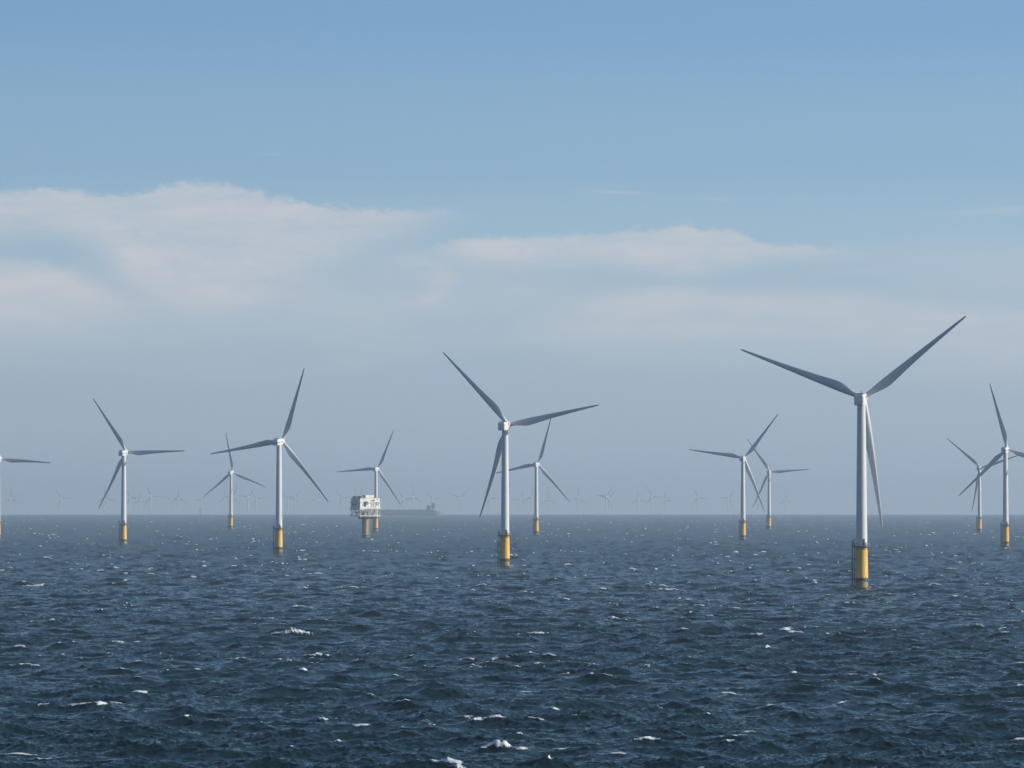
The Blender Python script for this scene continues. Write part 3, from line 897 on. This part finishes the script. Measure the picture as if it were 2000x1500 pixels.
def sea_material():
    m, nt, b = nt_new('sea_water')
    N, Lk = nt.nodes, nt.links
    out = [n for n in N if n.type == 'OUTPUT_MATERIAL'][0]
    b.inputs['Base Color'].default_value = (0.0065, 0.0245, 0.0275, 1)
    b.inputs['IOR'].default_value = 1.333
    b.inputs['Specular IOR Level'].default_value = 0.135
    ch = N.new('ShaderNodeAttribute'); ch.attribute_name = 'chop'
    Lk.new(ch.outputs['Fac'], b.inputs['Roughness'])
    tc = N.new('ShaderNodeTexCoord')
    n1 = N.new('ShaderNodeTexNoise'); n1.inputs['Scale'].default_value = 1.3; n1.inputs['Detail'].default_value = 5; n1.inputs['Roughness'].default_value = 0.62
    mp = N.new('ShaderNodeMapping'); mp.inputs['Scale'].default_value = (0.6, 1.0, 1.0)
    Lk.new(tc.outputs['Object'], mp.inputs['Vector']); Lk.new(mp.outputs[0], n1.inputs['Vector'])
    bp = N.new('ShaderNodeBump'); bp.inputs['Strength'].default_value = 0.55; bp.inputs['Distance'].default_value = 0.22
    Lk.new(n1.outputs['Fac'], bp.inputs['Height']); Lk.new(bp.outputs[0], b.inputs['Normal'])
    # foam
    fo = N.new('ShaderNodeAttribute'); fo.attribute_name = 'foam'
    n2 = N.new('ShaderNodeTexNoise'); n2.inputs['Scale'].default_value = 1.0; n2.inputs['Detail'].default_value = 6; n2.inputs['Roughness'].default_value = 0.7
    mp2 = N.new('ShaderNodeMapping'); mp2.inputs['Scale'].default_value = (1.7, 3.2, 2.5)
    Lk.new(tc.outputs['Object'], mp2.inputs['Vector']); Lk.new(mp2.outputs[0], n2.inputs['Vector'])
    sub = N.new('ShaderNodeMath'); sub.operation = 'MULTIPLY_ADD'; sub.inputs[1].default_value = 2.0
    Lk.new(n2.outputs['Fac'], sub.inputs[0]); sub.inputs[2].default_value = -1.16
    add = N.new('ShaderNodeMath'); add.operation = 'ADD'
    Lk.new(fo.outputs['Fac'], add.inputs[0]); Lk.new(sub.outputs[0], add.inputs[1])
    mr = N.new('ShaderNodeMapRange'); mr.interpolation_type = 'SMOOTHSTEP'
    mr.inputs['From Min'].default_value = 0.18; mr.inputs['From Max'].default_value = 0.72
    Lk.new(add.outputs[0], mr.inputs['Value'])
    wf = N.new('ShaderNodeBsdfPrincipled'); wf.inputs['Base Color'].default_value = (0.80, 0.82, 0.83, 1); wf.inputs['Roughness'].default_value = 0.8
    bp2 = N.new('ShaderNodeBump'); bp2.inputs['Strength'].default_value = 0.8; bp2.inputs['Distance'].default_value = 0.3
    Lk.new(n2.outputs['Fac'], bp2.inputs['Height']); Lk.new(bp2.outputs[0], wf.inputs['Normal'])
    mx = N.new('ShaderNodeMixShader')
    Lk.new(mr.outputs[0], mx.inputs[0]); Lk.new(b.outputs[0], mx.inputs[1]); Lk.new(wf.outputs[0], mx.inputs[2])
    Lk.new(mx.outputs[0], out.inputs['Surface'])
    return m


sea_me = build_sea()
sea_me.materials.append(sea_material())
sea = obj('sea', sea_me)
sea['kind'] = 'structure'

# ------------------------------------------------------------------ haze
HAZE = 5.9e-5
bm = bmesh.new(); add_box(bm, (0, 0, 43), (64000, 64000, 226))
m = bpy.data.materials.new('haze_air'); m.use_nodes = True
nt = m.node_tree
for n in list(nt.nodes):
    nt.nodes.remove(n)
o_ = nt.nodes.new('ShaderNodeOutputMaterial'); v_ = nt.nodes.new('ShaderNodeVolumePrincipled')
v_.inputs['Color'].default_value = (0.76, 0.90, 1.0, 1)
v_.inputs['Density'].default_value = HAZE
v_.inputs['Anisotropy'].default_value = 0.2
nt.links.new(v_.outputs[0], o_.inputs['Volume'])
haze = obj('haze', finish(bm, 'haze', m))
haze['kind'] = 'stuff'; haze['label'] = 'pale blue sea haze filling the air to the horizon'

# ------------------------------------------------------------------ sky, sun
world = bpy.data.worlds.new('World'); S.world = world; world.use_nodes = True
nt = world.node_tree; N, Lk = nt.nodes, nt.links
bg = N['Background']
BG = 0.10
bg.inputs['Strength'].default_value = BG


class V:
    """tiny expression builder for math nodes"""
    def __init__(self, sock): self.s = sock
    @staticmethod
    def op(o, *a, clamp=False):
        n = N.new('ShaderNodeMath'); n.operation = o; n.use_clamp = clamp
        for i, x in enumerate(a):
            if isinstance(x, V): Lk.new(x.s, n.inputs[i])
            else: n.inputs[i].default_value = x
        return V(n.outputs[0])
    def __add__(self, o): return V.op('ADD', self, o)
    def __radd__(self, o): return V.op('ADD', o, self)
    def __sub__(self, o): return V.op('SUBTRACT', self, o)
    def __rsub__(self, o): return V.op('SUBTRACT', o, self)
    def __mul__(self, o): return V.op('MULTIPLY', self, o)
    def __rmul__(self, o): return V.op('MULTIPLY', o, self)
    def __truediv__(self, o): return V.op('DIVIDE', self, o)


def ss(x, a, b):
    n = N.new('ShaderNodeMapRange'); n.interpolation_type = 'SMOOTHSTEP'
    n.inputs['From Min'].default_value = a; n.inputs['From Max'].default_value = b
    Lk.new(x.s, n.inputs['Value'])
    return V(n.outputs[0])


def curve(x, pts, lo=-1400.0, hi=1400.0):
    """piecewise smooth height of an edge over the horizon, by compass direction; pts in picture columns and rows"""
    n = N.new('ShaderNodeFloatCurve')
    c = n.mapping.curves[0]
    P = [((px - 1000 - lo) / (hi - lo), (LEVEL - py) / 1000.0) for px, py in pts]
    P = [(0.0, P[0][1])] + P + [(1.0, P[-1][1])]
    while len(c.points) < len(P):
        c.points.new(0.5, 0.5)
    for q, (a, b2) in zip(c.points, P):
        q.location = (a, b2); q.handle_type = 'AUTO_CLAMPED'
    n.mapping.update()
    Lk.new(((x - lo) / (hi - lo)).s, n.inputs['Value'])
    return V(n.outputs[0]) * 1000.0


def noise(u, v, su, sv, detail, rough=0.55, dist=0.0, seed=0.0):
    cb = N.new('ShaderNodeCombineXYZ')
    Lk.new((u / su).s, cb.inputs[0]); Lk.new((v / sv).s, cb.inputs[1]); cb.inputs[2].default_value = seed
    n = N.new('ShaderNodeTexNoise'); n.inputs['Scale'].default_value = 1.0; n.inputs['Detail'].default_value = detail
    n.inputs['Roughness'].default_value = rough; n.inputs['Distortion'].default_value = dist
    Lk.new(cb.outputs[0], n.inputs['Vector'])
    return V(n.outputs['Fac'])


tcw = N.new('ShaderNodeTexCoord')
sep = N.new('ShaderNodeSeparateXYZ'); Lk.new(tcw.outputs['Generated'], sep.inputs[0])
dx_, dy_, dz_ = (V(sep.outputs[i]) for i in range(3))
U = V.op('ARCTAN2', dx_, dy_) * F            # compass direction
W_ = V.op('ARCSINE', dz_) * F                # height above eye level, same unit (1/8000 rad)

sky = N.new('ShaderNodeTexSky'); sky.sky_type = 'NISHITA'; sky.sun_disc = False
sky.sun_elevation = SUN_EL; sky.sun_rotation = SUN_AZ
sky.air_density = 1.0; sky.dust_density = 0.8; sky.ozone_density = 1.6; sky.altitude = 30
tint = N.new('ShaderNodeMix'); tint.data_type = 'RGBA'; tint.blend_type = 'MULTIPLY'; tint.inputs['Factor'].default_value = 1
Lk.new(sky.outputs[0], tint.inputs['A']); tint.inputs['B'].default_value = (0.68, 0.87, 1.10, 1)

# the lowest few degrees: thick sea air, blue above, pale and grey towards the horizon
def lin(c): return tuple(((x / 255 + 0.055) / 1.055) ** 2.4 for x in c)
ramp = N.new('ShaderNodeValToRGB'); ramp.color_ramp.interpolation = 'EASE'
stops = SKY_STOPS = [(0, (157, 175, 193)), (180, (163, 180, 197)), (360, (164, 186, 203)), (520, (156, 185, 206)), (680, (143, 177, 205)), (980, (125, 166, 202)), (1500, (100, 145, 190))]
el = ramp.color_ramp.elements
for i, (p, c) in enumerate(stops):
    e = el[i] if i < 2 else el.new(p / 1500)
    e.position = p / 1500
for e, (p, c) in zip(el, stops):
    e.position = p / 1500; e.color = (*lin(c), 1)
Lk.new((W_ / 1500.0).s, ramp.inputs['Fac'])
side = 1.0 + U * 0.00003                     # a little brighter towards the sun
scl = N.new('ShaderNodeVectorMath'); scl.operation = 'SCALE'; Lk.new(ramp.outputs['Color'], scl.inputs[0])
Lk.new((V.op('MINIMUM', V.op('MAXIMUM', side, 0.9), 1.12) / BG).s, scl.inputs['Scale'])
low = N.new('ShaderNodeMix'); low.data_type = 'RGBA'
Lk.new((1.0 - ss(W_, 1000, 2100)).s, low.inputs['Factor'])
Lk.new(tint.outputs['Result'], low.inputs['A']); Lk.new(scl.outputs[0], low.inputs['B'])

# thin stratus and cirrus banks
warp = noise(U, W_, 420, 160, 4, 0.6, 0.6, 1.7)
fray = noise(U, W_, 70, 34, 6, 0.62, 0.8, 4.2)
body = noise(U, W_, 520, 90, 5, 0.6, 0.9, 9.1)
lace = noise(U, W_, 17, 10, 5, 0.65, 0.6, 6.6)
streak = noise(U + W_ * 1.6, W_ - U * 0.06, 620, 22, 5, 0.6, 0.5, 2.9)


def bank(top, bottom, soft_t, soft_b, fray_t, wob, alpha, x0=None, x1=None, fade=120):
    t = curve(U, top) + (fray - 0.5) * fray_t + (lace - 0.5) * (fray_t * 0.55)
    b = curve(U, bottom) + (warp - 0.5) * wob
    d = ss(t - W_, 0, soft_t) * ss(W_ - b, -soft_b, soft_b)
    if x0 is not None: d = d * ss(U, x0 - 1000, x0 - 1000 + fade)
    if x1 is not None: d = d * (1.0 - ss(U, x1 - 1000 - fade, x1 - 1000))
    return d * alpha


puff = noise(U, W_, 150, 48, 7, 0.62, 1.1, 21.0)
inner = (ss(body, 0.22, 0.62) * 0.34 + 0.66) * (ss(puff, 0.28, 0.66) * 0.28 + 0.72)
fine_ = (ss(streak, 0.3, 0.7) * 0.16 + 0.84) * (ss(lace, 0.3, 0.7) * 0.12 + 0.88)
D1 = bank([(-150, 374), (0, 370), (110, 363), (150, 366), (210, 374), (290, 366), (330, 356), (360, 352), (440, 353), (500, 370), (560, 385), (640, 394), (700, 400), (800, 404), (920, 404)],
          [(-150, 465), (0, 455), (90, 448), (170, 470), (300, 560), (400, 582), (480, 566), (600, 526), (700, 484), (800, 447), (920, 408)], 20, 58, 44, 44, 0.94, None, 965, 110) * inner * fine_
D1b = bank([(-150, 490), (0, 492), (100, 503), (170, 528), (260, 560), (420, 590)], [(-150, 640), (0, 640), (150, 630), (260, 620), (420, 610)], 40, 70, 34, 50, 0.58, None, 380, 260) * inner
D2 = bank([(800, 474), (870, 466), (950, 459), (1000, 456), (1100, 455), (1170, 450), (1240, 444), (1310, 439), (1342, 433), (1370, 441), (1410, 440), (1440, 450), (1490, 466), (1560, 474), (1690, 484), (1800, 486)],
          [(800, 486), (870, 498), (950, 510), (1100, 514), (1250, 522), (1350, 532), (1420, 522), (1500, 510), (1600, 500), (1690, 496), (1800, 490)], 16, 30, 40, 34, 0.92, 780, 1740, 180) * inner * fine_
D3 = bank([(1000, 600), (1100, 575), (1200, 556), (1340, 541), (1400, 552), (1500, 556), (1600, 552), (1800, 572), (2050, 590)],
          [(1000, 690), (1200, 680), (1400, 680), (1700, 690), (2050, 700)], 40, 90, 24, 60, 0.55, 960, None, 260) * inner
D4 = bank([(300, 560), (500, 548), (640, 556), (800, 585)], [(300, 610), (500, 590), (640, 600), (800, 625)], 50, 40, 26, 50, 0.35, 250, 850, 200) * fine_
D5 = bank([(1450, 470), (1600, 458), (1800, 446), (2050, 440)], [(1450, 520), (1700, 540), (2050, 560)], 60, 70, 30, 60, 0.28, 1420, None, 250) * inner
D6 = bank([(-150, 470), (200, 470), (450, 500), (700, 470), (900, 440), (1100, 470), (1400, 500)], [(-150, 680), (400, 680), (800, 640), (1100, 620), (1400, 600)], 80, 90, 30, 60, 0.34, None, 1300, 300) * (inner * 0.6 + streak * 0.5)
# hooked wisp
e1 = (U - (790 - 1000)) / 78.0; e2 = (W_ - (LEVEL - 552)) / 46.0
rr_ = V.op('SQRT', e1 * e1 + e2 * e2) + (fray - 0.5) * 0.9 + (lace - 0.5) * 0.3
hook = ss(rr_, 0.35, 0.95) * (1.0 - ss(rr_, 0.95, 1.45)) * ss(e1 + e2 * 0.25, -0.9, 0.6) * (ss(streak, 0.25, 0.75) * 0.6 + 0.4) * 0.34


def line(x0, y0, x1, y1, wid, alpha):
    k = (y1 - y0) / (x1 - x0)
    c = LEVEL - y0 - k * (U - (x0 - 1000))
    d = (W_ - c + (warp - 0.5) * 14.0) / wid
    g = V.op('POWER', 2.718, V.op('MULTIPLY', d * d, -1.0))
    return g * ss(U, x0 - 1000, x0 - 1000 + 0.7 * (x1 - x0)) * (1.0 - ss(U, x1 - 1000 - 30, x1 - 1000 + 10)) * alpha


streaks = line(1090, 366, 1262, 379, 3.2, 0.3) + line(1340, 385, 1435, 393, 3.0, 0.22) + line(1740, 428, 2100, 404, 6.0, 0.26) + line(480, 303, 560, 305, 3.0, 0.12)
# soft mottling elsewhere in the lower sky
veil = ss(noise(U, W_, 900, 120, 5, 0.6, 0.7, 13.0), 0.45, 0.8) * ss(W_, 120, 330) * (1.0 - ss(W_, 420, 620)) * 0.22
alpha = V.op('MINIMUM', D1 + D1b + D2 + D3 + D4 + D5 + D6 + hook + streaks + veil, 0.82)
cl = N.new('ShaderNodeMix'); cl.data_type = 'RGBA'
Lk.new(alpha.s, cl.inputs['Factor']); Lk.new(low.outputs['Result'], cl.inputs['A'])
cl.inputs['B'].default_value = (*[c / BG for c in lin((203, 204, 209))], 1)
Lk.new(cl.outputs['Result'], bg.inputs['Color'])

sun = bpy.data.lights.new('sun', 'SUN'); sun.energy = 4.6; sun.angle = math.radians(0.53); sun.color = (1.0, 0.945, 0.84)
so = bpy.data.objects.new('sun', sun); COL.objects.link(so)
d = Vector((math.sin(SUN_AZ) * math.cos(SUN_EL), math.cos(SUN_AZ) * math.cos(SUN_EL), math.sin(SUN_EL)))
so.rotation_mode = 'QUATERNION'; so.rotation_quaternion = (-d).to_track_quat('-Z', 'Y')
so.location = d * 3000

# ------------------------------------------------------------------ camera, output
cam = bpy.data.cameras.new('camera'); co = bpy.data.objects.new('camera', cam); COL.objects.link(co)
cam.sensor_width = 36.0; cam.lens = 36.0 * F / 2000.0
cam.clip_start = 1.0; cam.clip_end = 120000.0
co.location = (0, 0, CAM_H)
co.rotation_euler = (PI / 2 + math.atan((LEVEL - 750) / F), 0, 0)
S.camera = co
S.view_settings.view_transform = 'Standard'; S.view_settings.look = 'None'
S.view_settings.exposure = 0.0; S.view_settings.gamma = 1.0
S.cycles.max_bounces = 6; S.cycles.volume_bounces = 0
S.cycles.use_denoising = True
S.cycles.denoiser = 'OPENIMAGEDENOISE'; S.cycles.denoising_input_passes = 'RGB_ALBEDO_NORMAL'; S.cycles.denoising_prefilter = 'ACCURATE'
S.cycles.sample_clamp_indirect = 6.0
